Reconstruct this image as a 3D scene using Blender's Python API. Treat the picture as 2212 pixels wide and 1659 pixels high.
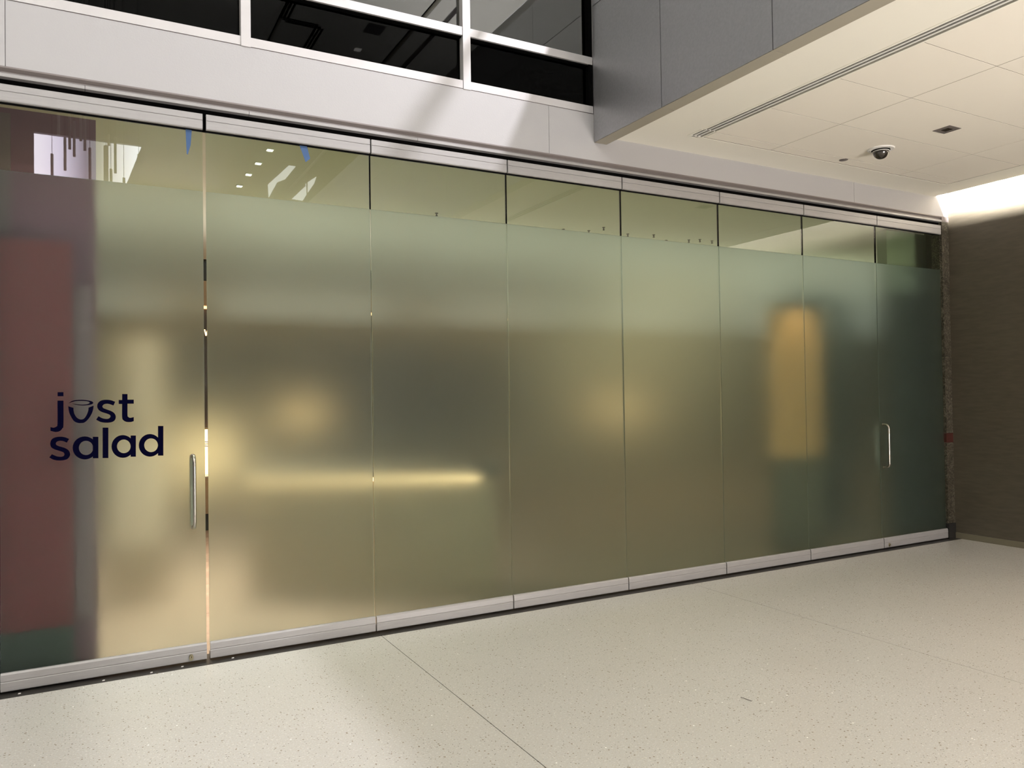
import bpy, bmesh, math, random
from mathutils import Vector, Matrix
random.seed(4)
for o in list(bpy.data.objects): bpy.data.objects.remove(o)
S = bpy.context.scene
COL = S.collection

# ---------------------------------------------------------------- camera, world, lights, exposure
yaw, pitch, roll, FPX = 0.4982633, 0.0162815, -0.0144902, 1673.68
fw = Vector((math.sin(yaw)*math.cos(pitch), math.cos(yaw)*math.cos(pitch), math.sin(pitch)))
rt = Vector((math.cos(yaw), -math.sin(yaw), 0)); up = rt.cross(fw)
r2 = rt*math.cos(roll)+up*math.sin(roll); u2 = -rt*math.sin(roll)+up*math.cos(roll)
cd = bpy.data.cameras.new('camera'); cam = bpy.data.objects.new('camera', cd); COL.objects.link(cam)
M = Matrix((r2, u2, -fw)).transposed().to_4x4(); M.translation = Vector((0, -5.1188, 1.6)); cam.matrix_world = M
cd.sensor_width = 36; cd.lens = 36*FPX/2212; cd.clip_start = 0.05; cd.clip_end = 100
S.camera = cam
S.view_settings.view_transform = 'Standard'; S.view_settings.look = 'None'
S.view_settings.gamma = 1; S.view_settings.use_curve_mapping = False
S.view_settings.exposure = 0.0
W = bpy.data.worlds.new('world'); S.world = W; W.use_nodes = True
W.node_tree.nodes['Background'].inputs[0].default_value = (0.9, 0.86, 0.8, 1)
W.node_tree.nodes['Background'].inputs[1].default_value = 0.05
S.cycles.max_bounces = 14; S.cycles.transmission_bounces = 10; S.cycles.transparent_max_bounces = 12
S.cycles.diffuse_bounces = 5; S.cycles.glossy_bounces = 5
S.cycles.sample_clamp_indirect = 6.0
S.cycles.caustics_reflective = False

def lamp(name, kind, loc, power, color, target=None, size=None, size_y=None, spot=None, blend=0.4, radius=None, spread=None):
    l = bpy.data.lights.new(name, kind); l.energy = power; l.color = color
    if kind == 'AREA':
        l.shape = 'RECTANGLE'; l.size = size; l.size_y = size_y or size
        if spread: l.spread = math.radians(spread)
    if kind == 'SPOT': l.spot_size = math.radians(spot); l.spot_blend = blend
    if radius: l.shadow_soft_size = radius
    o = bpy.data.objects.new(name, l); COL.objects.link(o); o.location = loc
    if target is not None:
        o.rotation_euler = (Vector(target)-Vector(loc)).to_track_quat('-Z', 'Y').to_euler()
    return o
# floodlight fixed high over the balcony; its light clears the parapet and rakes the front wall and floor
lamp('atrium_floodlight', 'SPOT', (4.44, -3.5, 7.2), 1120, (.98, .95, 1.0), (-1.4, -0.4, 2.2), spot=120, blend=.8, radius=.05)
# uplights that wash the atrium ceiling
for i, (x, y) in enumerate(((-3.4, -3.0), (-3.4, -9.0), (1.6, -11.5), (1.6, -6.0))):
    # the two on the left are the stronger
    lamp('atrium_uplight', 'AREA', (x, y, 6.2), 380 if x < 0 else 220, (.88, .92, 1.0), (x, y, 9), 2.0, 2.6)
lamp('balcony_uplight', 'AREA', (5.8, -6.5, 6.2), 300, (.92, .93, 1.0), (5.8, -6.5, 9), 3, 5)
# ceiling lamps of the lower lobby under the balcony, behind the camera
lamp('lobby_downlight', 'AREA', (5.6, -5.2, 3.66), 30, (1.0, .86, .66), (5.6, -5.2, 0), 1.2, 1.2)
lamp('lobby_downlight', 'AREA', (6.2, -8.6, 3.66), 40, (1.0, .86, .66), (6.2, -8.6, 0), 1.6, 1.6)
lamp('lobby_spot', 'SPOT', (6.1, -3.2, 3.66), 45, (1.0, .84, .58), (5.9, -2.9, 0), spot=62, blend=.8, radius=.06)
lamp('lobby_ceiling_fill', 'AREA', (5.0, -8.0, .9), 400, (1.0, .93, .87), (5.0, -3.4, 4), 2.4, 2.0)  # unseen upward fill added to brighten the lobby ceiling, not a ceiling lamp
# cove light hidden above the ceiling edge beside the right wall
lamp('cove_light', 'AREA', (7.90, -4.4, 3.88), 2000, (1.0, .98, .94), (8.235, -4.4, 3.62), 8.6, .06)
# restaurant interior
lamp('shop_downlight', 'AREA', (.8, 2.0, 3.33), 120, (1.0, .88, .74), (.6, 1.9, 0), 1.6, 1.8, spread=95)
lamp('shop_downlight', 'AREA', (4.6, 3.4, 3.33), 6, (1.0, .84, .60), (4.6, 3.4, 0), 2.2, 1.6, spread=110)
lamp('shop_wall_fill', 'AREA', (8.6, 4.2, 3.2), 85, (1.0, .78, .46), (8.6, 5.7, 1.9), 3.0, .3)  # unseen warm fill, added so the back wall reads as lit
for x, e in ((-.2, 9), (2.0, 11.5), (4.2, 10.5), (6.4, 12.5), (9.0, 22), (12.0, 26)):
    lamp('shop_ceiling_fill', 'AREA', (x, 3.0, 2.45), e, (.97, 1.0, .90), (x, 2.8, 4), 1.8, 1.4)  # unseen fill lights, mounted on nothing, added to brighten the shop ceiling

# ---------------------------------------------------------------- materials
def mat(name, color=(.8,.8,.8), rough=.5, metal=0., emit=None, estr=0., spec=None, noise=None, bump=None, coat=0.):
    m = bpy.data.materials.new(name); m.use_nodes = True; nt = m.node_tree; b = nt.nodes['Principled BSDF']
    b.inputs['Base Color'].default_value = (*color, 1); b.inputs['Roughness'].default_value = rough
    b.inputs['Metallic'].default_value = metal
    if coat: b.inputs['Coat Weight'].default_value = coat; b.inputs['Coat Roughness'].default_value = .15
    if spec is not None: b.inputs['Specular IOR Level'].default_value = spec
    if emit: b.inputs['Emission Color'].default_value = (*emit, 1); b.inputs['Emission Strength'].default_value = estr
    if noise or bump:
        tc = nt.nodes.new('ShaderNodeTexCoord'); mp = nt.nodes.new('ShaderNodeMapping'); nt.links.new(tc.outputs['Object'], mp.inputs[0])
    if noise:   # (scale, amount, (stretch))
        mp.inputs['Scale'].default_value = noise[2] if len(noise) > 2 else (1, 1, 1)
        n = nt.nodes.new('ShaderNodeTexNoise'); n.inputs['Scale'].default_value = noise[0]; n.inputs['Detail'].default_value = 5
        nt.links.new(mp.outputs[0], n.inputs[0])
        r = nt.nodes.new('ShaderNodeValToRGB'); a = noise[1]
        r.color_ramp.elements[0].position = .3; r.color_ramp.elements[1].position = .7
        r.color_ramp.elements[0].color = (*[c*(1-a) for c in color], 1); r.color_ramp.elements[1].color = (*[min(1, c*(1+a)) for c in color], 1)
        nt.links.new(n.outputs[0], r.inputs[0]); nt.links.new(r.outputs[0], b.inputs['Base Color'])
    if bump:    # (scale, strength, stretch)
        mp2 = nt.nodes.new('ShaderNodeMapping'); nt.links.new(tc.outputs['Object'], mp2.inputs[0])
        mp2.inputs['Scale'].default_value = bump[2] if len(bump) > 2 else (1, 1, 1)
        n2 = nt.nodes.new('ShaderNodeTexNoise'); n2.inputs['Scale'].default_value = bump[0]; nt.links.new(mp2.outputs[0], n2.inputs[0])
        bp = nt.nodes.new('ShaderNodeBump'); bp.inputs['Strength'].default_value = bump[1]; bp.inputs['Distance'].default_value = .01
        nt.links.new(n2.outputs[0], bp.inputs['Height']); nt.links.new(bp.outputs[0], b.inputs['Normal'])
    return m

def glass(name, tint, refl=.08, rough=0.0):
    """architectural pane: tinted see-through with a Fresnel mirror on top"""
    m = bpy.data.materials.new(name); m.use_nodes = True; nt = m.node_tree; nt.nodes.clear()
    out = nt.nodes.new('ShaderNodeOutputMaterial'); mix = nt.nodes.new('ShaderNodeMixShader')
    tr = nt.nodes.new('ShaderNodeBsdfTransparent'); tr.inputs[0].default_value = (*tint, 1)
    gl = nt.nodes.new('ShaderNodeBsdfGlossy'); gl.inputs['Roughness'].default_value = rough
    fr = nt.nodes.new('ShaderNodeFresnel'); fr.inputs[0].default_value = 1.5
    mu = nt.nodes.new('ShaderNodeMath'); mu.operation = 'MULTIPLY'; mu.inputs[1].default_value = refl/.04; mu.use_clamp = True
    geo = nt.nodes.new('ShaderNodeNewGeometry'); sub = nt.nodes.new('ShaderNodeMath'); sub.operation = 'SUBTRACT'; sub.inputs[0].default_value = 1
    m2 = nt.nodes.new('ShaderNodeMath'); m2.operation = 'MULTIPLY'
    nt.links.new(fr.outputs[0], mu.inputs[0]); nt.links.new(geo.outputs['Backfacing'], sub.inputs[1])
    nt.links.new(mu.outputs[0], m2.inputs[0]); nt.links.new(sub.outputs[0], m2.inputs[1])
    nt.links.new(m2.outputs[0], mix.inputs[0]); nt.links.new(tr.outputs[0], mix.inputs[1]); nt.links.new(gl.outputs[0], mix.inputs[2])
    nt.links.new(mix.outputs[0], out.inputs[0])
    return m

def frosted(name):
    m = bpy.data.materials.new(name); m.use_nodes = True; nt = m.node_tree; nt.nodes.clear()
    out = nt.nodes.new('ShaderNodeOutputMaterial')
    g1 = nt.nodes.new('ShaderNodeBsdfGlass'); g1.inputs['Roughness'].default_value = .46; g1.inputs['IOR'].default_value = 1.22; g1.inputs[0].default_value = (.815, .88, .845, 1)
    g2 = nt.nodes.new('ShaderNodeBsdfGlass'); g2.inputs['Roughness'].default_value = .75; g2.inputs['IOR'].default_value = 1.22; g2.inputs[0].default_value = (.815, .88, .845, 1)
    df = nt.nodes.new('ShaderNodeBsdfDiffuse'); df.inputs[0].default_value = (.62, .70, .60, 1)
    ts = nt.nodes.new('ShaderNodeBsdfTranslucent'); ts.inputs[0].default_value = (.62, .72, .62, 1)
    a = nt.nodes.new('ShaderNodeMixShader'); a.inputs[0].default_value = .10
    b = nt.nodes.new('ShaderNodeMixShader'); b.inputs[0].default_value = .5
    c = nt.nodes.new('ShaderNodeMixShader'); c.inputs[0].default_value = .022
    nt.links.new(g1.outputs[0], a.inputs[1]); nt.links.new(g2.outputs[0], a.inputs[2])
    nt.links.new(df.outputs[0], b.inputs[1]); nt.links.new(ts.outputs[0], b.inputs[2])
    nt.links.new(a.outputs[0], c.inputs[1]); nt.links.new(b.outputs[0], c.inputs[2])
    nt.links.new(c.outputs[0], out.inputs[0])
    # etched grain
    tc = nt.nodes.new('ShaderNodeTexCoord'); n = nt.nodes.new('ShaderNodeTexNoise'); n.inputs['Scale'].default_value = 260
    bp = nt.nodes.new('ShaderNodeBump'); bp.inputs['Strength'].default_value = .10; bp.inputs['Distance'].default_value = .004
    nt.links.new(tc.outputs['Object'], n.inputs[0]); nt.links.new(n.outputs[0], bp.inputs['Height'])
    for s in (g1, g2): nt.links.new(bp.outputs[0], s.inputs['Normal'])
    return m

def terrazzo():
    m = mat('terrazzo', (.63, .60, .54), .25); nt = m.node_tree; b = nt.nodes['Principled BSDF']; b.inputs['Specular IOR Level'].default_value = .35
    g = nt.nodes.new('ShaderNodeNewGeometry')
    base = nt.nodes.new('ShaderNodeRGB'); base.outputs[0].default_value = (.575, .56, .535, 1)
    prev = base.outputs[0]
    def mixin(fac, color, prev):
        mx = nt.nodes.new('ShaderNodeMixRGB'); nt.links.new(fac, mx.inputs[0]); nt.links.new(prev, mx.inputs[1]); mx.inputs[2].default_value = (*color, 1)
        return mx.outputs[0]
    def ramp(src, a, b_):
        r = nt.nodes.new('ShaderNodeMapRange'); r.inputs[1].default_value = a; r.inputs[2].default_value = b_; nt.links.new(src, r.inputs[0]); return r.outputs[0]
    n = nt.nodes.new('ShaderNodeTexNoise'); n.inputs['Scale'].default_value = 140; n.inputs['Detail'].default_value = 2; nt.links.new(g.outputs['Position'], n.inputs[0])
    prev = mixin(ramp(n.outputs[0], .52, .66), (.52, .48, .42), prev)
    n = nt.nodes.new('ShaderNodeTexNoise'); n.inputs['Scale'].default_value = 95; n.inputs['Detail'].default_value = 1; nt.links.new(g.outputs['Position'], n.inputs[0])
    prev = mixin(ramp(n.outputs[0], .60, .70), (.70, .68, .64), prev)
    n = nt.nodes.new('ShaderNodeTexNoise'); n.inputs['Scale'].default_value = 1.3; nt.links.new(g.outputs['Position'], n.inputs[0])
    prev = mixin(ramp(n.outputs[0], .35, 1.6), (.52, .50, .46), prev)
    for scale, size, keep, colr in ((70, .19, .32, (.24, .21, .18)), (45, .20, .22, (.30, .25, .19)), (22, .09, .10, (1., .99, .95))):
        v = nt.nodes.new('ShaderNodeTexVoronoi'); v.inputs['Scale'].default_value = scale; nt.links.new(g.outputs['Position'], v.inputs[0])
        l1 = nt.nodes.new('ShaderNodeMath'); l1.operation = 'LESS_THAN'; l1.inputs[1].default_value = size; nt.links.new(v.outputs['Distance'], l1.inputs[0])
        sp = nt.nodes.new('ShaderNodeSeparateColor'); nt.links.new(v.outputs['Color'], sp.inputs[0])
        l2 = nt.nodes.new('ShaderNodeMath'); l2.operation = 'LESS_THAN'; l2.inputs[1].default_value = keep; nt.links.new(sp.outputs[0], l2.inputs[0])
        mu = nt.nodes.new('ShaderNodeMath'); mu.operation = 'MULTIPLY'; nt.links.new(l1.outputs[0], mu.inputs[0]); nt.links.new(l2.outputs[0], mu.inputs[1])
        prev = mixin(mu.outputs[0], colr, prev)
    nt.links.new(prev, b.inputs['Base Color'])
    return m

def stone():
    m = mat('granite', (.2, .17, .13), .35); nt = m.node_tree; b = nt.nodes['Principled BSDF']
    g = nt.nodes.new('ShaderNodeNewGeometry')
    n = nt.nodes.new('ShaderNodeTexNoise'); n.inputs['Scale'].default_value = 28; n.inputs['Detail'].default_value = 6; n.inputs['Distortion'].default_value = 2.2
    r = nt.nodes.new('ShaderNodeValToRGB')
    r.color_ramp.elements[0].position = .36; r.color_ramp.elements[0].color = (.010, .008, .005, 1)
    r.color_ramp.elements[1].position = .66; r.color_ramp.elements[1].color = (.13, .118, .09, 1)
    e = r.color_ramp.elements.new(.5); e.color = (.045, .038, .026, 1)
    nt.links.new(g.outputs['Position'], n.inputs[0]); nt.links.new(n.outputs[0], r.inputs[0]); nt.links.new(r.outputs[0], b.inputs['Base Color'])
    return m

def art_glass():
    """back-lit glazing, brighter at its two ends than in the middle"""
    m = bpy.data.materials.new('lit_glazing'); m.use_nodes = True; nt = m.node_tree; nt.nodes.clear()
    out = nt.nodes.new('ShaderNodeOutputMaterial'); em = nt.nodes.new('ShaderNodeEmission'); tc = nt.nodes.new('ShaderNodeTexCoord')
    sp = nt.nodes.new('ShaderNodeSeparateXYZ'); r = nt.nodes.new('ShaderNodeValToRGB'); cr = r.color_ramp
    cr.elements[0].position = .05; cr.elements[0].color = (.95, .90, 1, 1)
    cr.elements[1].position = .95; cr.elements[1].color = (.92, .96, 1, 1)
    for p_, c_ in ((.22, (.75, .70, .85)), (.45, (.26, .24, .28)), (.58, (.30, .31, .28)), (.72, (.62, .62, .62))):
        e = cr.elements.new(p_); e.color = (*c_, 1)
    nt.links.new(tc.outputs['Generated'], sp.inputs[0]); nt.links.new(sp.outputs[0], r.inputs[0]); nt.links.new(r.outputs[0], em.inputs[0])
    em.inputs[1].default_value = 12.0; nt.links.new(em.outputs[0], out.inputs[0])
    return m

MT = dict(
    wall=mat('painted_wall', (.395, .388, .397), .6, bump=(90, .05)),
    ceil=mat('ceiling_paint', (.86, .83, .75), .8, bump=(120, .04)),
    tile=mat('ceiling_tile', (.86, .81, .73), .85, bump=(150, .05)),
    atrium=mat('atrium_ceiling', (.80, .76, .64), .8),
    dark=mat('shadow_gap', (.012, .011, .010), .9, spec=0),
    alu=mat('satin_aluminium', (.33, .32, .32), .42, .25, noise=(9, .05, (1, 1, 14))),
    frame=mat('white_aluminium', (.50, .485, .49), .4, .1, noise=(6, .03)),
    steel=mat('brushed_steel', (.46, .43, .38), .28, 1.0),
    brass=mat('aged_brass', (.42, .38, .26), .3, 1.0),
    clad=mat('grey_metal_cladding', (.43, .43, .45), .42, .8, noise=(60, .05), bump=(300, .04)),
    bronze=mat('bronze_wallcovering', (.080, .068, .049), .45, .15, noise=(7, .12, (1, 1, 6)), bump=(40, .06, (1, 1, 8))),
    base=mat('olive_baseboard', (.14, .125, .085), .5),
    floor=terrazzo(), track=mat('dark_threshold', (.03, .026, .023), .45, .3, noise=(20, .3)),
    clear=glass('clear_glass', (.81, .86, .76), .08), upper=glass('upper_glass', (.55, .56, .50), .10),
    lower=glass('tinted_glass', (.10, .10, .09), .006), frost=frosted('etched_film'),
    navy=mat('navy_vinyl', (.002, .002, .012), 1.0, spec=0), underside=mat('tan_lit_underside', (.36, .33, .27), .6), column=mat('column_top_lit', (.36, .39, .33), .6), lilac=mat('blur_light_strip', (.25, .14, .17), .6), shade=mat('column_lower_shaded', (.035, .042, .033), .6), joint=mat('ceiling_joint', (.16, .14, .11), .9, spec=0), tape=mat('blue_tape', (.035, .085, .20), .7),
    granite=stone(), redstone=mat('oxblood_stone', (.045, .011, .008), .4), blackstone=mat('black_stone', (.018, .017, .016), .35),
    white=mat('white_plastic', (.78, .76, .74), .4), smoke=mat('smoked_dome', (.02, .016, .013), .06, coat=1.0),
    grey=mat('grey_metal', (.20, .175, .17), .5, .3), black=mat('black_slot', (.004, .004, .004), .9, spec=0),
    wood=mat('shop_floor_tile', (.34, .245, .18), .5, noise=(5, .2)), mauve=mat('mauve_panel', (.19, .068, .115), .6), batten=mat('mauve_batten', (.19, .11, .13), .6),
    wine=mat('wine_red_panel', (.20, .03, .042), .6), menu=mat('dark_menu_board', (.06, .045, .035), .5),
    tan=mat('tan_laminate', (.42, .30, .18), .5, noise=(8, .12)), umber=mat('divider_unlit_umber', (.13, .11, .07), .6), oak=mat('orange_wood', (.62, .34, .14), .5, noise=(6, .2, (1, 1, 5))),
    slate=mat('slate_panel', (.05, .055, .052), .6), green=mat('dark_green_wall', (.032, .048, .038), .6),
    shopwall=mat('shop_wall', (.20, .19, .155), .7), shopceil=mat('shop_ceiling', (.72, .70, .60), .8),
    glow=mat('warm_lit_panel', (.9, .75, .5), .5, emit=(1, .66, .32), estr=3.4),
    glow2=mat('amber_lit_panel', (.9, .7, .4), .5, emit=(1, .60, .26), estr=2.3),
    glow3=mat('soft_glow_fill', (.5, .4, .3), .6, emit=(1, .72, .44), estr=.34), led=mat('led_disc', (1, 1, 1), .5, emit=(1, .95, .86), estr=9), tube=mat('grey_tube', (.75, .75, .72), .4),
    lit=art_glass(), dimlit=mat('mirrored_patch_glow', (.5, .5, .5), .5, emit=(.95, 1, .97), estr=5.0), far=mat('far_wall', (.20, .185, .175), .8),
)

# ---------------------------------------------------------------- mesh helpers
class MB:
    def __init__(s): s.v = []; s.f = []; s.m = []
    def add(s, vs, fs): k = len(s.v); s.v += [tuple(v) for v in vs]; s.f += [tuple(i+k for i in f) for f in fs]; return s
    def box(s, x0, x1, y0, y1, z0, z1):
        return s.add([(x0,y0,z0),(x1,y0,z0),(x1,y1,z0),(x0,y1,z0),(x0,y0,z1),(x1,y0,z1),(x1,y1,z1),(x0,y1,z1)],
                     [(0,3,2,1),(4,5,6,7),(0,1,5,4),(1,2,6,5),(2,3,7,6),(3,0,4,7)])
    def prism_x(s, prof, x0, x1):      # prof: (y, z), counter-clockwise seen from +x
        n = len(prof)
        return s.add([(x0, y, z) for y, z in prof]+[(x1, y, z) for y, z in prof],
                     [tuple(range(n))[::-1], tuple(range(n, 2*n))]+[(i, (i+1) % n, n+(i+1) % n, n+i) for i in range(n)])
    def prism_y(s, pts, y0, y1):       # pts: (x, z) polygon, y0 is the face towards the viewer
        n = len(pts)
        return s.add([(x, y0, z) for x, z in pts]+[(x, y1, z) for x, z in pts],
                     [tuple(range(n)), tuple(range(n, 2*n))[::-1]]+[(i, n+i, n+(i+1) % n, (i+1) % n) for i in range(n)])
    def lathe(s, c, prof, n=24, axis='z'):   # prof: (r, h)
        k = len(prof); vs = []
        for r, h in prof:
            for i in range(n):
                a = 2*math.pi*i/n
                d = (r*math.cos(a), r*math.sin(a), h) if axis == 'z' else (r*math.cos(a), h, r*math.sin(a))
                vs.append((c[0]+d[0], c[1]+d[1], c[2]+d[2]))
        fs = [(j*n+i, j*n+(i+1) % n, (j+1)*n+(i+1) % n, (j+1)*n+i) for j in range(k-1) for i in range(n)]
        fs += [tuple(range(n))[::-1], tuple((k-1)*n+i for i in range(n))]
        return s.add(vs, fs)
    def tube(s, path, r, n=12):
        vs = []; path = [Vector(p) for p in path]; ref = Vector((.3, .9, .2)).normalized()
        for i, p in enumerate(path):
            t = (path[min(i+1, len(path)-1)]-path[max(i-1, 0)]).normalized()
            a = t.cross(ref).normalized(); b = t.cross(a)
            for k in range(n):
                q = 2*math.pi*k/n; vs.append(p+a*r*math.cos(q)+b*r*math.sin(q))
        fs = [(j*n+k, j*n+(k+1) % n, (j+1)*n+(k+1) % n, (j+1)*n+k) for j in range(len(path)-1) for k in range(n)]
        fs += [tuple(range(n)), tuple((len(path)-1)*n+k for k in range(n))[::-1]]
        return s.add(vs, fs)

WL = {}
def obj(name, mb, material, parent=None, loc=None, bevel=0, smooth=False, **props):
    """one mesh object; geometry is given in world metres, stored about its own origin"""
    if loc is None:
        xs = [v[0] for v in mb.v]; ys = [v[1] for v in mb.v]; zs = [v[2] for v in mb.v]
        loc = Vector(((min(xs)+max(xs))/2, (min(ys)+max(ys))/2, min(zs)))
    loc = Vector(loc)
    me = bpy.data.meshes.new(name); me.from_pydata([tuple(Vector(v)-loc) for v in mb.v], [], mb.f)
    bm = bmesh.new(); bm.from_mesh(me); bmesh.ops.recalc_face_normals(bm, faces=bm.faces)
    if bevel: bmesh.ops.bevel(bm, geom=list(bm.edges), offset=bevel, segments=2, affect='EDGES', profile=.5)
    bm.to_mesh(me); bm.free()
    if smooth:
        for p in me.polygons: p.use_smooth = True
        try: me.set_sharp_from_angle(angle=math.radians(40))
        except Exception: pass
    me.materials.append(MT[material])
    o = bpy.data.objects.new(name, me); COL.objects.link(o)
    o.location = loc - (WL[parent.name] if parent else Vector()); WL[o.name] = loc
    if parent: o.parent = parent
    for k, v in props.items(): o[k] = v
    return o
def thing(name, label, category, loc, group=None):
    o = bpy.data.objects.new(name, None); COL.objects.link(o); o.location = loc; WL[o.name] = Vector(loc)
    o['label'] = label; o['category'] = category
    if group: o['group'] = group
    return o
def setting(name, loc=(0, 0, 0)):
    o = bpy.data.objects.new(name, None); COL.objects.link(o); o.location = loc; WL[o.name] = Vector(loc); o['kind'] = 'structure'
    return o
def box(*a): return MB().box(*a)

# ================================================================ the setting
ZC = 3.69
# floor: terrazzo slabs with thin joints, running out from the glass front
fl = setting('floor')
obj('joint_bed', box(-6.2, 8.3, -13, -.075, -.06, -.0015), 'dark', fl)
xs = [-6.2, -3.745, -1.015, 1.715, 4.445, 7.175, 8.3]
for a, b in zip(xs, xs[1:]):
    obj('floor_slab', box(a+.002, b-.002, -13, -.0755, -.05, 0), 'floor', fl)
obj('threshold', box(-1.6, 8.235, -.075, .14, -.05, .001), 'track', fl, label='dark metal threshold strip')
# front wall above the glass
wf = setting('wall_front')
for a, b in ((-3.966, -.410), (-.410, 3.145), (3.145, 6.701), (6.701, 8.235)):
    obj('wall_panel', box(a+.0015, b-.0015, 0, .16, 3.487, 3.862 if a < 3 else 3.862), 'wall', wf)
obj('wall_backing', box(-3.966, 8.235, .02, .18, 3.50, 3.86), 'dark', wf)
obj('wall_panel', box(3.66, 8.235, .0, .16, 3.864, 4.3), 'wall', wf)
obj('wall_panel', box(-6.2, -3.97, 0, .16, 3.42, 8), 'wall', wf)
obj('wall_pier', box(-6.2, -.4525, .004, .10, 0, 3.40), 'wall', wf)
# header channel over the sliding panels
hd = setting('trim_header')
obj('upper_moulding', MB().prism_x([(-.004, 3.487), (-.004, 3.478), (.014, 3.462), (.014, 3.455), (.05, 3.455), (.05, 3.487)], -1.6, 8.215), 'grey', hd)
for a, b in ((-1.6, -.02), (-.02, .90), (.90, 2.05), (2.05, 4.9), (4.9, 8.19)):
    obj('lower_moulding', MB().prism_x([(.012, 3.456), (-.002, 3.446), (-.002, 3.428), (.05, 3.424), (.05, 3.456)], a+.001, b-.001), 'alu', hd)
obj('track_recess', box(-1.6, 8.215, .035, .09, 3.30, 3.455), 'black', hd)

# stone jamb at the right end of the glass front
jb = setting('trim_jamb')
X0, X1 = 8.116, 8.235
obj('stone_block', box(X0, X1, .0, .12, 1.972, 3.43), 'granite', jb)
obj('stone_block', box(X0, X1, .0, .12, 1.138, 1.969), 'granite', jb)
obj('stone_band', box(X0, X1, .0, .12, 1.036, 1.136), 'redstone', jb, label='dark red stone band')
obj('stone_block', box(X0, X1, .0, .12, .166, 1.034), 'granite', jb)
obj('stone_base', box(X0-.004, X1, -.008, .12, 0, .164), 'blackstone', jb, label='black stone base block')
obj('jamb_cap', box(X0, X1, -.004, .12, 3.431, 3.480), 'grey', jb)

# right wall with its baseboard
wr = setting('wall_right'); obj('wall_covering', box(8.235, 8.40, -13, .16, 0, 8), 'bronze', wr)
br = setting('baseboard_right'); obj('baseboard', box(8.221, 8.235, -13, -.01, 0, .062), 'base', br, bevel=.002)

# lobby ceiling: gypsum border, recessed tiles, cove edge
ce = setting('ceiling')
obj('ceiling_border', box(3.685, 4.262, -13, 0, ZC, ZC+.05), 'ceil', ce)
obj('ceiling_border', box(4.262, 7.655, -.352, 0, ZC, ZC+.05), 'ceil', ce)
obj('ceiling_border', box(7.655, 8.0, -13, 0, ZC, ZC+.05), 'ceil', ce)
obj('ceiling_backing', box(3.69, 8.0, -13, 0, ZC+.052, ZC+.07), 'dark', ce)
obj('joint_filler', box(4.400, 7.654, -13, -.353, ZC+.0026, ZC+.02), 'joint', ce)
tx = [4.402, 5.158, 6.886, 7.645]; ty = [-.362, -.492]+[-1.068-.595*i for i in range(20)]
for j in range(len(ty)-1):
    for i in range(3):
        obj('ceiling_tile', box(tx[i]+.003, tx[i+1]-.003, ty[j+1]+.003, ty[j]-.003, ZC+.0006, ZC+.0022), 'tile', ce)
# cove roof above the light slot
cv = setting('ceiling_cove'); obj('cove_roof', box(7.6, 8.235, -13, 0, 4.05, 4.12), 'wall', cv)

# grey clad bulkhead carrying the balcony
bk = setting('wall_bulkhead')
obj('bulkhead_core', box(3.60, 8.235, -13, -.001, 4.12, 5.16), 'dark', bk)
obj('bulkhead_core', box(3.60, 3.68, -13, -.001, 3.66, 4.2), 'dark', bk)
yj = [-.002, -.842]+[-1.862-1.02*i for i in range(11)]
for a, b in zip(yj, yj[1:]):
    obj('cladding_panel', box(3.567, 3.688, b+.003, a-.003, 3.636, 4.731), 'clad', bk)
    obj('soffit_strip', box(3.569, 3.688, b+.003, a-.003, 3.632, 3.635), 'underside', bk, label='tan underside strip')  # underside of the cladding, floor light put into a lighter tan
    obj('cladding_panel', box(3.567, 3.688, b+.003, a-.003, 4.737, 5.18), 'clad', bk)
obj('coping', MB().prism_y([(3.575, 5.18), (3.75, 5.18), (3.75, 5.27), (3.72, 5.30), (3.60, 5.30), (3.575, 5.27)], -13, 0), 'frame', bk)

# windows of the upper storey in the front wall
def window(n, a, b, ml, mr):
    w = setting('window_%d' % n)
    if ml: obj('mullion', box(a-.060, a, -.006, .09, 3.862, 8), 'frame', w)
    obj('frame_sill', box(a+.001, b-.001, 0, .09, 3.868, 3.926), 'frame', w)
    obj('sill_recess', box(a, b, .006, .09, 3.860, 3.868), 'grey', w)
    obj('transom', box(a+.001, b-.001, 0, .09, 4.262, 4.322), 'frame', w)
    obj('gasket', box(a, b, .018, .09, 4.252, 4.262), 'black', w)
    if mr: obj('frame_end', box(3.532, 3.566, .004, .09, 3.926, 8), 'black', w)
    obj('pane', box(a, b, .05, .058, 3.926, 4.252), 'lower', w, label='dark tinted lower pane')
    obj('pane', box(a, b, .05, .058, 4.322, 8), 'upper', w)
window(1, -.650, .853, True, False); window(2, .913, 2.412, True, False); window(3, 2.474, 3.566, True, True)
window(4, -2.2, -.71, True, False)
uw = setting('wall_upper_room'); obj('wall_lining', box(-6.2, 3.66, 2.4, 2.5, 3.5, 8), 'black', uw); obj('floor_lining', box(-6.2, 3.66, .18, 2.4, 3.5, 3.55), 'black', uw)
ou = setting('wall_upper_right'); obj('wall_panel', box(3.57, 8.235, .0, .16, 4.3, 8), 'wall', ou)

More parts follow.
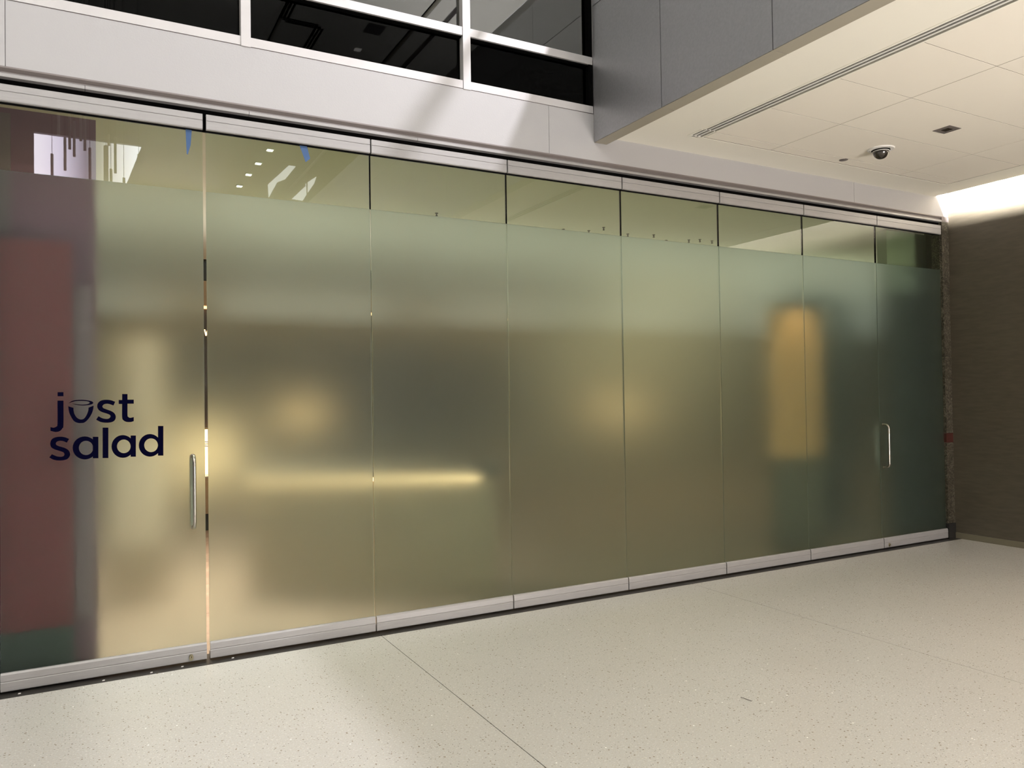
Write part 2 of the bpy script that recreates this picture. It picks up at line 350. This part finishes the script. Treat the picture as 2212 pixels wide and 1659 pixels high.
# rest of the atrium, behind the camera
wl = setting('wall_left'); obj('wall_lining', box(-6.3, -6.2, -13, .16, 0, 8), 'far', wl)
wb = setting('wall_back')
obj('wall_lining', box(-6.2, -.98, -13.2, -13, 0, 8), 'far', wb); obj('wall_lining', box(-.98, 8.235, -13.2, -13, 7.06, 8), 'far', wb)
obj('wall_lining', box(-.98, 8.235, -13.2, -13, 0, 4.2), 'far', wb)
obj('wall_lining', MB().prism_y([(.14, 4.2), (8.235, 4.2), (8.235, 7.06), (.985, 7.06), (.70, 6.24)], -13.001, -13.2), 'far', wb)
wn = setting('window_5'); obj('lit_pane', box(-.98, 1.05, -13.16, -13.10, 4.2, 7.06), 'lit', wn)
wm = setting('window_6')  # glowing patches added for mirrored highlights, cut to their outlines; no real window
for P_ in ([(3.587, 6.531), (4.059, 7.028), (4.217, 7.027), (3.982, 6.707), (3.794, 6.609), (3.604, 6.237)], [(4.125, 6.262), (4.448, 6.602), (4.449, 6.656), (4.7, 6.85), (4.643, 6.679), (4.37, 6.246)]):
    obj('lit_pane', MB().prism_y(P_, -12.95, -12.99), 'dimlit', wm)
ca = setting('ceiling_atrium')
for a, b in ((-6.2, .0), (.0, 2.79), (2.86, 4.90), (5.0, 6.65), (6.67, 8.235)):
    obj('ceiling_panel', box(a, b, -13, 0, 8, 8.1), 'atrium', ca)
for k_ in range(3):
    q_ = .06*k_
    obj('air_slot', box(2.80+q_, 2.83+q_, -7.85, -5.0, 7.99, 8), 'black', ca); obj('air_slot', box(2.80+q_, 3.45+q_, -7.88-q_, -7.85-q_, 7.99, 8), 'black', ca)
    obj('air_slot', box(3.42+q_, 3.45+q_, -12, -7.88-q_, 7.99, 8), 'black', ca)
obj('air_vent', box(4.20, 4.50, -7.75, -7.40, 7.985, 8), 'grey', ca); obj('ceiling_lamp', box(4.27, 4.39, -8.53, -8.41, 7.985, 8), 'led', ca)
obj('slot_backing', box(-6.2, 8.235, -13, 0, 8.1, 8.14), 'black', ca)

# ================================================================ shop interior behind the glass
fs = setting('floor_shop')
for i in range(15):
    for j in range(6):
        obj('floor_tile', box(-1.6+1.1*i+.003, -1.6+1.1*(i+1)-.003, .145+1.0*j, .145+1.0*(j+1)-.005, -.04, 0), 'wood', fs)
obj('tile_bed', box(-1.6, 15, .14, 6.2, -.06, -.01), 'dark', fs)
cs = setting('ceiling_shop'); obj('ceiling_lining', box(-1.6, 15, .10, 5.35, 3.40, 3.45), 'shopceil', cs)
ws = setting('wall_shop_back'); obj('wall_lining', box(-1.6, 15, 5.75, 5.85, 0, 3.6), 'shopwall', ws)
wsl = setting('wall_shop_left'); obj('wall_lining', box(-1.7, -1.6, .1, 5.8, 0, 3.5), 'shopwall', wsl)
wsr = setting('wall_shop_right'); obj('wall_lining', box(15, 15.1, .3, 5.8, 0, 3.5), 'shopwall', wsr); obj('wall_lining', box(8.42, 15, .3, .4, 0, 3.5), 'shopwall', wsr)
obj('wall_lining', box(7.72, 8.42, .38, .50, 2.70, 3.38), 'column', wsr)  # top of the column, scattered light put into a paler colour
obj('wall_lining', box(7.72, 8.42, .38, .50, 0, 2.698), 'shade', wsr)  # same column lower down, shade put into a darker colour
obj('wall_lining', box(6.72, 7.70, .95, 1.05, 0, 2.75), 'green', wsr)

pt = thing('partition', 'mauve and wine red partition standing behind the left side of the lettered glass door', 'partition', (-.6, .28, 0))
obj('mauve_board', box(-1.58, .036, .25, .31, 0, 3.335), 'mauve', pt)
obj('wine_board', box(-1.58, -.092, .13, .16, .30, 2.55), 'wine', pt, label='wine red board')
obj('board_base', box(-1.58, -.092, .11, .17, 0, .30), 'slate', pt, label='dark base')
obj('blur_light_strip', box(-.088, .004, .20, .24, .32, 2.3), 'lilac', pt, label='paler strip of the mauve board, blurred light put into its colour')  # lighter copy of the mauve, in place of blurred neighbouring light
obj('vertical_batten', box(-.492, -.405, .235, .25, 2.6, 3.30), 'batten', pt)

mw = thing('menu_wall', 'dark menu boards with a tan valance seen through the slit beside the lettered door', 'menu board', (2.6, 5.6, 0))
for i in range(5): obj('menu_board', box(.2+1.15*i+.02, .2+1.15*(i+1)-.02, 5.50, 5.56, 1.26, 2.78), 'menu', mw)
obj('valance', box(.1, 6.1, 5.45, 5.60, 2.82, 3.14), 'tan', mw); obj('light_strip', box(.1, 6.1, 5.44, 5.50, 2.785, 2.815), 'glow2', mw)
obj('upper_board', box(-1.5, 8.4, 5.48, 5.60, 3.15, 3.39), 'slate', mw)
obj('menu_stroke', MB().prism_y([(1.285, 2.52), (1.30, 2.44), (1.315, 2.44), (1.34, 2.53), (1.325, 2.53), (1.308, 2.47), (1.298, 2.52)], 5.497, 5.50), 'glow', mw)
bc = thing('back_counter', 'tan back counter with dark plinth behind the frosted glass', 'counter', (2.8, 5.3, 0))
obj('counter_front', box(.2, 6.0, 5.1, 5.45, .21, .65), 'tan', bc); obj('plinth', box(.2, 6.0, 5.15, 5.45, 0, .21), 'slate', bc)
dc = thing('display_case', 'bright cream display case glowing through the slit beside the lettered door', 'display case', (1.3, 5.25, .65))
obj('lit_back', box(1.03, 1.56, 5.40, 5.43, .67, 1.24), 'glow', dc); obj('case_frame', box(1.0, 1.59, 5.10, 5.43, .65, .67), 'steel', dc)
for i in range(4): obj('shelf', box(1.03, 1.56, 5.36, 5.40, 1.02+.02*i, 1.026+.02*i), 'slate', dc)
for nm, lab, x0, x1, z0, z1, m in (
        ('shelf_lamp', 'oval warm glow of a shelf lamp behind the second glass panel', 1.96, 2.60, 1.30, 1.54, 'glow2'),
        ('shelf_lamp', 'yellow glow of a lamp behind the joint of the fourth and fifth glass panels', 6.6, 7.45, 1.24, 1.52, 'glow2')):
    t = thing(nm, lab, 'lamp', ((x0+x1)/2, 4.5, z0))
    n = 20; cx, cz, rx, rz = (x0+x1)/2, (z0+z1)/2, (x1-x0)/2, (z1-z0)/2
    obj('lamp_shade', MB().prism_y([(cx+rx*math.cos(2*math.pi*k/n), cz+rz*math.sin(2*math.pi*k/n)) for k in range(n)], 4.44, 4.5), m, t)
    obj('lamp_stand', box(cx-.02, cx+.02, 4.46, 4.50, 0, z0+.02), 'slate', t)

TUBES = [(-.336,4.958,5.231),(-.216,4.795,5.245),(-.166,4.708,5.159),(-.094,4.918,5.271),(-.048,4.801,5.237),(-.267,4.52,4.933),(-.408,4.421,4.71),(.007,4.414,4.844),(.189,4.424,4.894),(.221,4.904,5.048),(.295,4.556,5.023),(.245,4.419,4.604),(.393,4.401,4.509),(.568,4.724,4.839)]
CA, CB = (1.088, 1.385), (2.732, .478)
sc = thing('service_counter', 'low counter with a warm light strip glowing behind the second and third glass panels', 'counter', (CA[0], CA[1], 0))
def slanted(nm, y0, y1, z0, z1, m, e0=0., e1=0.):
    d = Vector((CB[0]-CA[0], CB[1]-CA[1])); L = d.length; d /= L; nrm = Vector((-d.y, d.x))
    P = [Vector(CA)+d*e0+nrm*y0, Vector(CA)+d*(L+e1)+nrm*y0, Vector(CA)+d*(L+e1)+nrm*y1, Vector(CA)+d*e0+nrm*y1]
    mb = MB(); vs = [(p.x, p.y, z) for z in (z0, z1) for p in P]
    mb.add(vs, [(0, 3, 2, 1), (4, 5, 6, 7), (0, 1, 5, 4), (1, 2, 6, 5), (2, 3, 7, 6), (3, 0, 4, 7)]); obj(nm, mb, m, sc)
slanted('counter_body', .03, .45, 0, .97, 'tan', 0, .12); slanted('light_strip', .01, .03, .935, .965, 'glow')
slanted('worktop', -.01, .50, .975, 1.01, 'slate', -.05, .15)

nc = thing('added_glow_cabinet', 'made-up cabinet with glowing front, added for the soft warm glow behind the right half of the lettered door', 'cabinet', (.28, 1.8, 0))
obj('lit_front', box(.13, .53, 1.70, 1.72, .46, 1.30), 'glow3', nc); obj('upper_front', box(.31, .45, 1.70, 1.72, 1.42, 2.10), 'glow3', nc)  # emissive fronts added to supply a broad warm glow
obj('cabinet_body', box(.11, .55, 1.72, 2.0, 0, 2.12), 'tan', nc)

dv = thing('wood_divider', 'orange wooden divider lit warm behind the sixth glass panel from the left', 'divider', (6.3, .45, 0))
obj('wood_board', box(5.95, 6.655, .42, .46, .95, 2.45), 'oak', dv); obj('unlit_lower_board', box(5.95, 6.655, .41, .47, 0, .945), 'umber', dv)  # lower part given a darker colour where the warm light fades
lamp('divider_fill_spot', 'SPOT', (6.3, .13, 2.75), 21, (1, .82, .55), (6.35, .45, 1.6), spot=70, blend=.8, radius=.04)  # unseen spot added to give the divider its warm glow

k = 1.0227
for i, (x, y) in enumerate(((1.115, .439), (1.101, .793), (1.088, 1.117), (1.079, 1.487))):
    x *= k; y = y*k+.116
    t = thing('recessed_downlight', ('small white ceiling light inside the shop, %s in its row' %
              ('nearest the glass', 'second from the glass', 'third from the glass', 'farthest from the glass')[i]), 'ceiling light', (x, y, 3.40), 'row of small ceiling lights inside the shop')
    obj('trim_ring', box(x-.026, x+.026, y-.026, y+.026, 3.394, 3.40), 'white', t); obj('lens', box(x-.019, x+.019, y-.019, y+.019, 3.391, 3.394), 'led', t)
dots = [(2.904,1.674),(4.394,1.773),(4.679,1.717),(4.732,1.519),(5.163,1.676),(5.456,1.595),(5.784,1.778),(6.006,1.648),(6.105,1.575),(6.289,1.577)]
words = ('alone above the third glass panel', 'leftmost above the fourth glass panel', 'middle one above the fourth glass panel', 'right above the fourth glass panel',
         'leftmost above the fifth glass panel', 'second above the fifth glass panel', 'third above the fifth glass panel', 'fourth above the fifth glass panel', 'fifth above the fifth glass panel', 'rightmost above the fifth glass panel')
for (x, y), w_ in zip(dots, words):
    x *= k; y = y*k+.116
    t = thing('sprinkler_head', 'tiny dark sprinkler head, '+w_+' from the left', 'sprinkler', (x, y, 3.40), 'small sprinkler heads seen through the clear glass band')
    obj('escutcheon', MB().lathe((x, y, 3.394), [(.016, 0), (.016, .006)], 10), 'grey', t)
    obj('deflector', MB().lathe((x, y, 3.366), [(.010, 0), (.012, .010), (.006, .014), (.008, .028)], 10), 'grey', t)

# ================================================================ the glass panels
ED = [-.4312+1.0677*i for i in range(9)]; ED[0] = -.448
desc = ['leftmost frosted glass door with navy lettering and a steel pull handle',
        'frosted glass panel right of the lettered door, blue tape at its top',
        'third frosted glass panel from the left, where the warm light strip ends',
        'fourth frosted glass panel from the left, slot reflection in its clear band',
        'fifth frosted glass panel from the left, dark specks in its clear band',
        'sixth frosted glass panel from the left, with an orange glow in its middle',
        'narrow frosted glass panel directly left of the far door beside the jamb',
        'rightmost frosted glass door with a small pull handle, beside the stone jamb']
YF = .022
for i in range(8):
    a, b = ED[i], ED[i+1]
    ga, gb = (.004 if i != 1 else .004), (.004 if i != 0 else .015)
    door = i in (0, 7)
    t = thing('glass_door' if door else 'glass_panel', desc[i], 'door' if door else 'glass panel', ((a+b)/2, .03, .012), 'frosted glass panels of the folding front' if not door else 'frosted glass doors at the two ends of the front')
    a += ga; b -= gb
    if i == 7: b -= .002
    obj('pane', box(a, b, .024, .036, 2.9085, 3.31), 'clear', t, label='clear glass band')
    obj('frosted_pane', box(a, b, YF, .036, .10, 2.908), 'frost', t, label='frosted lower glass')
    # rails: two stepped faces with a fine groove between
    top = [(0, 3.387), (0, 3.350), (.003, 3.348), (.003, 3.346), (0, 3.344), (0, 3.296), (.004, 3.290), (.020, 3.290), (.020, 3.384), (.05, 3.384), (.05, 3.387)]
    obj('top_rail', MB().prism_x(top, a+.001, b-.001), 'alu', t)
    if 0 < i < 7: obj('edge_seal', box(b+.0005, b+.0065, .0215, .038, 2.909, 3.30), 'black', t)
    bot = [(.019, .114), (.006, .114), (.0, .104), (-.002, .070), (.001, .067), (.001, .065), (-.001, .062), (-.001, .016), (.003, .012), (.06, .012), (.06, .05), (.019, .05)]
    obj('bottom_rail', MB().prism_x(bot, a+.0008, b-.0008), 'alu', t)
    obj('glazing_bead', box(a, b, .021, .0235, 3.283, 3.291), 'black', t)
    if i in (0, 7):
        hx = .552 if i == 0 else 7.092
        z0, z1, r, yo = (.826, 1.262, .0105, -.045)
        path = [(hx, .024, z0)]+[(hx, yo+.04*(1-math.sin(q)), z0+.04*(1-math.cos(q))) for q in [j*math.pi/12 for j in range(7)]]
        path += [(hx, yo+.04*(1-math.cos(q)), z1-.04*(1-math.sin(q))) for q in [j*math.pi/12 for j in range(7)]]+[(hx, .024, z1)]
        h = obj('pull_handle', MB().tube(path, r, 14), 'steel', t, smooth=True)
        for zz in (z0, z1): obj('mounting_washer', MB().lathe((hx, .016, zz), [(.014, 0), (.014, .006)], 18, 'y'), 'steel', h)
        path2 = [(x, .058-(y-.024)*1.0, z) for x, y, z in path]
        path2 = [(x, .036+(.024-y_), z) for x, y_, z in path]
        obj('inner_pull_handle', MB().tube(path2, r, 10), 'steel', t, smooth=True)
        lx = .531 if i == 0 else 7.122
        lk = obj('lock_cylinder', MB().lathe((lx, -.014, .044), [(.010, 0), (.0115, .003), (.0115, .016)], 18, 'y'), 'brass', t, smooth=True)
        obj('keyhole', box(lx-.0015, lx+.0015, -.0148, -.0135, .038, .050), 'black', lk)
        obj('lock_escutcheon', MB().prism_y([(lx+.0125*math.cos(q), .040+(.019 if math.sin(q) > 0 else .021)*math.sin(q)) for q in [j*math.pi/10 for j in range(20)]], -.006, .0), 'brass', lk)
    if i == 0: DOOR = t

GLYPHS = {'j':[(-1667,16147),(-1370,16142),(-1377,14764),(-1427,14564),(-1558,14407),(-1761,14357),(-2020,14433),(-2019,14643),(-1861,14604),(-1731,14657),(-1672,14840)],'dot':[(-1659,16633),(-1368,16630),(-1369,16395),(-1660,16398)],'cup':[(-1138,15818),(-1087,15463),(-971,15157),(-825,14933),(-648,14843),(-500,14829),(-322,14861),(-127,15050),(39,15336),(125,15607),(150,15829),(-109,15714),(-125,15544),(-201,15307),(-321,15106),(-440,15041),(-559,15051),(-706,15150),(-823,15356),(-866,15560),(-872,15719)],'rim':[(-1138,15970),(-937,16119),(-701,16166),(-405,16172),(-107,16133),(73,16072),(139,16000),(72,15915),(-168,15858),(-436,15849),(-732,15889),(-967,15974),(-703,15922),(-436,15897),(-198,15913),(-63,15969),(-47,16013),(-107,16062),(-256,16098),(-435,16114),(-702,16112),(-908,16068)],'s1':[(1274,16033),(1181,15817),(982,15900),(829,15926),(677,15888),(600,15786),(645,15682),(827,15592),(1072,15484),(1224,15359),(1300,15167),(1253,14961),(1099,14845),(823,14811),(519,14861),(278,15005),(400,15207),(581,15089),(794,15036),(947,15063),(1027,15164),(994,15261),(826,15351),(583,15443),(417,15567),(336,15757),(374,15962),(526,16113),(769,16161),(1044,16133)],'t':[(1642,16489),(1928,16486),(1926,16151),(2262,16146),(2260,15905),(1925,15911),(1921,15256),(1952,15134),(2061,15068),(2256,15109),(2254,14864),(2091,14817),(1872,14830),(1701,14932),(1634,15124),(1638,15899),(1459,15902),(1460,16141),(1640,16138)],'s2':[(-1100,13937),(-1212,13726),(-1387,13817),(-1561,13847),(-1706,13803),(-1764,13705),(-1721,13603),(-1533,13511),(-1301,13417),(-1126,13274),(-1054,13069),(-1105,12886),(-1245,12759),(-1537,12717),(-1854,12773),(-2083,12918),(-1954,13095),(-1738,12975),(-1536,12931),(-1390,12957),(-1332,13049),(-1375,13168),(-1563,13261),(-1823,13373),(-1981,13497),(-2031,13683),(-1993,13881),(-1878,14010),(-1647,14075),(-1356,14051)],'l':[(609,14533),(907,14523),(898,12734),(599,12749)]}
ROUND = {'a1':([(309,13355),(296,13225),(260,13101),(202,12988),(124,12891),(30,12812),(-78,12756),(-194,12724),(-314,12718),(-434,12736),(-549,12780),(-655,12847),(-747,12934),(-822,13038),(-878,13155),(-912,13280),(-923,13410),(-911,13538),(-876,13661),(-819,13773),(-743,13871),(-650,13949),(-544,14007),(-428,14040),(-308,14049),(-188,14031),(-72,13989),(35,13923),(129,13836),(206,13732),(263,13614),(298,13487)],[(116,13364),(109,13283),(88,13206),(54,13136),(8,13075),(-48,13026),(-111,12990),(-180,12970),(-251,12966),(-321,12977),(-389,13004),(-452,13045),(-506,13099),(-551,13164),(-584,13237),(-604,13315),(-611,13396),(-604,13476),(-583,13553),(-549,13623),(-504,13684),(-449,13733),(-386,13769),(-318,13790),(-247,13795),(-176,13784),(-107,13757),(-44,13717),(11,13663),(56,13598),(89,13524),(110,13445)],[(102,14013),(388,14002),(381,12750),(95,12765)]),'a2':([(2264,13356),(2252,13224),(2216,13099),(2160,12985),(2084,12886),(1992,12807),(1888,12749),(1775,12717),(1658,12710),(1541,12729),(1430,12772),(1327,12839),(1237,12927),(1164,13032),(1110,13150),(1077,13277),(1066,13408),(1079,13538),(1113,13662),(1168,13775),(1243,13874),(1333,13954),(1436,14012),(1549,14046),(1665,14055),(1782,14038),(1895,13995),(1999,13929),(2090,13841),(2164,13736),(2220,13617),(2253,13488)],[(2076,13371),(2069,13293),(2048,13218),(2014,13150),(1968,13090),(1913,13043),(1850,13009),(1782,12989),(1712,12984),(1642,12996),(1575,13022),(1513,13062),(1459,13114),(1414,13177),(1382,13248),(1362,13324),(1355,13402),(1363,13480),(1383,13555),(1417,13623),(1462,13682),(1516,13729),(1579,13764),(1646,13784),(1717,13789),(1787,13779),(1855,13753),(1917,13713),(1971,13661),(2016,13598),(2049,13527),(2070,13450)],[(2080,14015),(2362,14005),(2355,12741),(2072,12755)]),'d':([(3732,13360),(3719,13227),(3683,13100),(3626,12985),(3549,12885),(3455,12805),(3349,12747),(3235,12714),(3116,12707),(2998,12726),(2885,12770),(2780,12837),(2690,12926),(2615,13032),(2561,13151),(2527,13279),(2517,13411),(2529,13543),(2564,13668),(2620,13783),(2695,13882),(2787,13963),(2892,14022),(3006,14056),(3125,14065),(3243,14048),(3357,14005),(3463,13938),(3555,13850),(3631,13743),(3687,13623),(3721,13493)],[(3557,13374),(3549,13294),(3527,13217),(3492,13147),(3445,13087),(3388,13038),(3322,13003),(3252,12983),(3179,12978),(3106,12989),(3036,13016),(2971,13057),(2915,13111),(2869,13175),(2835,13248),(2815,13326),(2808,13406),(2816,13486),(2837,13562),(2872,13632),(2919,13692),(2976,13741),(3040,13776),(3111,13797),(3184,13802),(3257,13791),(3327,13765),(3392,13725),(3449,13671),(3495,13606),(3529,13533),(3550,13455)],[(3568,14537),(3866,14528),(3854,12734),(3556,12748)])}
# navy lettering on the left door (vinyl, so part of the door)
def smooth_poly(pts):
    pts = [Vector((x, y)) for x, y in pts]; n = len(pts); out = []
    corner = []
    for i in range(n):
        u = pts[i]-pts[i-1]; v = pts[(i+1) % n]-pts[i]
        corner.append(u.angle(v) > math.radians(48))
    for i in range(n):
        p0, p1, p2, p3 = pts[i-1], pts[i], pts[(i+1) % n], pts[(i+2) % n]
        if corner[i] and corner[(i+1) % n]: out.append(p1); continue
        m1 = (p2-p1) if corner[i] else (p2-p0)*.5
        m2 = (p2-p1) if corner[(i+1) % n] else (p3-p1)*.5
        for s in range(4):
            t = s/4; out.append((2*t**3-3*t**2+1)*p1+(t**3-2*t**2+t)*m1+(-2*t**3+3*t**2)*p2+(t**3-t**2)*m2)
    return [(p.x, p.y) for p in out]
YL0, YL1 = YF-.0012, YF-.0002
sg = thing('lettering', 'navy two-line lettering with a bowl-shaped u on the leftmost glass door', 'lettering', (.09, YL0, 1.27))
def poly_mb(pts):
    bm = bmesh.new(); vs = [bm.verts.new((x, YL0, z)) for x, z in pts]; f = bm.faces.new(vs)
    r = bmesh.ops.extrude_face_region(bm, geom=[f]); bmesh.ops.translate(bm, vec=(0, YL1-YL0, 0), verts=[v for v in r['geom'] if isinstance(v, bmesh.types.BMVert)])
    bmesh.ops.triangulate(bm, faces=[f for f in bm.faces if len(f.verts) > 4], ngon_method='EAR_CLIP')
    mb = MB(); bm.verts.index_update(); mb.add([tuple(v.co) for v in bm.verts], [tuple(v.index for v in f.verts) for f in bm.faces]); bm.free(); return mb
def glyph(keys, smooth=True):
    mb = MB()
    for key in keys:
        pts = [(x/1e4, z/1e4) for x, z in GLYPHS[key]]
        m = poly_mb(smooth_poly(pts) if key not in ('l', 'dot') else pts); mb.add(m.v, m.f)
    obj('letter', mb, 'navy', sg)
for ks in (('j', 'dot'), ('cup', 'rim'), ('s1',), ('t',), ('s2',), ('l',)): glyph(ks)
for key in ROUND:
    o_, i_, st = [[(x/1e4, z/1e4) for x, z in q] for q in ROUND[key]]; n = len(o_)
    mb = MB(); vs = [(x, y, z) for y in (YL0, YL1) for x, z in o_+i_]
    fs = []
    for q in range(n):
        w_ = (q+1) % n
        fs += [(q, w_, n+w_, n+q), (2*n+q, 3*n+q, 3*n+w_, 2*n+w_), (q, 2*n+q, 2*n+w_, w_), (n+q, n+w_, 3*n+w_, 3*n+q)]
    mb.add(vs, fs); mb.prism_y(st, YL0-.0001, YL1); obj('letter', mb, 'navy', sg)

# blue tape
for lab, pts in (('short pointed strip of blue tape at the top right of the lettered door', [(.524, 3.284), (.560, 3.284), (.553, 3.19), (.536, 3.127), (.530, 3.13)]),
                 ('rectangular strip of blue tape hanging askew at the top of the second glass panel', [(1.222, 3.284), (1.272, 3.284), (1.292, 3.203), (1.262, 3.176)])):
    o = obj('tape_strip', MB().prism_y(pts, .0228, .0238), 'tape', label=lab, category='tape', group='strips of blue masking tape')

# ================================================================ ceiling fittings
df = thing('slot_diffuser', 'long white linear air diffuser with three black slots running across the lobby ceiling', 'air diffuser', (4.33, -.34, ZC))
def slots(y0, y1, dx):
    x = 4.272+dx
    obj('slot_recess', box(x, x+.124, y1, y0, ZC+.012, ZC+.045), 'black', df)
    obj('diffuser_frame', box(x-.018, x+.004, y1, y0, ZC-.002, ZC+.011), 'ceil', df)
    for q in (0, 1): obj('diffuser_bar', box(x+.0275+.0405*q, x+.0465+.0405*q, y1, y0, ZC+.0, ZC+.008), 'white', df)
    obj('diffuser_frame', box(x+.110, x+.128, y1, y0, ZC-.002, ZC+.011), 'ceil', df)
slots(-.336, -.505, -.006); slots(-.508, -11, .004)

C0 = (6.0, -.81)
cm = thing('dome_camera', 'smoked dome security camera in a white flange on the lobby ceiling', 'security camera', (*C0, ZC))
obj('flange', MB().lathe((*C0, ZC-.012), [(.078, 0), (.104, .003), (.112, .012), (.05, .013)][::-1] and [(.078, 0), (.104, .003), (.112, .014)], 40), 'white', cm, smooth=True)
obj('dome_collar', MB().lathe((*C0, ZC-.022), [(.068, 0), (.076, .010)], 36), 'black', cm, smooth=True)
obj('dome', MB().lathe((*C0, ZC-.022), [(.066*math.cos(q), -.066*math.sin(q)) for q in [j*math.pi/20 for j in range(10)]][::-1], 32), 'smoke', cm, smooth=True)
obj('dome_rim', MB().lathe((*C0, ZC-.026), [(.069, 0), (.069, .005)], 36), 'white', cm, smooth=True)
for q in (0.4, 2.5, 4.6): obj('screw', MB().lathe((C0[0]+.094*math.cos(q), C0[1]+.094*math.sin(q), ZC-.014), [(.004, 0), (.004, .003)], 8), 'grey', cm)
cc = thing('cover_plate', 'small round grey cover plate on the ceiling left of the dome camera', 'ceiling fitting', (5.97, -.455, ZC))
obj('plate', MB().lathe((5.972, -.456, ZC-.004), [(.034, 0), (.038, .002), (.038, .008)], 28), 'grey', cc, smooth=True)
sd = thing('square_downlight', 'unlit square recessed light in the lobby ceiling right of the dome camera', 'ceiling light', (6.04, -1.372, ZC))
sx, sy = 6.04, -1.372
obj('housing', box(sx-.066, sx+.066, sy-.062, sy+.062, ZC-.0012, ZC+.0002), 'grey', sd)
for a_ in ((sx-.075, sx+.075, sy-.072, sy-.062), (sx-.075, sx+.075, sy+.062, sy+.072), (sx-.075, sx-.066, sy-.062, sy+.062), (sx+.066, sx+.075, sy-.062, sy+.062)):
    obj('trim_bar', box(a_[0], a_[1], a_[2], a_[3], ZC-.003, ZC+.004), 'grey', sd)
obj('reflector', box(sx-.03, sx+.03, sy-.03, sy+.03, ZC-.003, ZC-.0012), 'smoke', sd)

# balcony handrail over the bulkhead
hr = thing('balcony_handrail', 'steel handrail along the balcony edge above the grey bulkhead', 'handrail', (3.62, -6, 5.3))
obj('rail', MB().tube([(3.62, -.02, 5.94), (3.62, -11, 5.94)], 0.026, 14), 'frame', hr, smooth=True)
for y in (-.04, -9.5): obj('post', MB().tube([(3.62, y, 5.3), (3.62, y, 5.94)], .012, 8), 'steel', hr, smooth=True)

# pendant tubes hanging in the atrium; the clear glass mirrors them
for j, (x, z0, z1) in enumerate(TUBES):
    order = sorted(range(len(TUBES)), key=lambda q: TUBES[q][0]).index(j)
    words2 = ('leftmost', 'second', 'third', 'fourth', 'fifth', 'sixth', 'seventh', 'eighth', 'ninth and thickest', 'tenth', 'eleventh', 'twelfth', 'thirteenth', 'rightmost')[order]+' of the grey tube pendants mirrored in the door glass'
    t = thing('tube_pendant', words2, 'pendant lamp', (x, -6, z0), 'tube pendants hanging in the atrium')
    r = .028 if j == 8 else .016
    obj('tube_body', MB().lathe((x, -6, z0), [(r, 0), (r, z1-z0)], 12), 'tube', t, smooth=True); obj('wire', MB().tube([(x, -6, z1), (x, -6, 8)], .003, 6), 'black', t)

# dark fibre lying on the floor
obj('fibre', MB().tube([(2.990, -2.085, .003), (2.998, -2.098, .004), (3.000, -2.118, .003), (3.006, -2.146, .003)], .0018, 6), 'grey',
    label='short dark curled fibre lying on the terrazzo floor, lower centre right', category='debris')
for nm, x, y in (('at its left end', -.36, -.036), ('between left end and lock', .05, -.05), ('just left of the lock', .30, -.05), ('directly below the lock', .47, -.035), ('right of the door slit', .76, -.03)):
    obj('paper_scrap', MB().prism_y([(x, .002), (x+.012, .002), (x+.015, .005), (x+.004, .006)], y-.004, y+.004), 'white',
        label='tiny white paper scrap on the dark threshold, '+nm, category='debris', group='white scraps on the threshold')
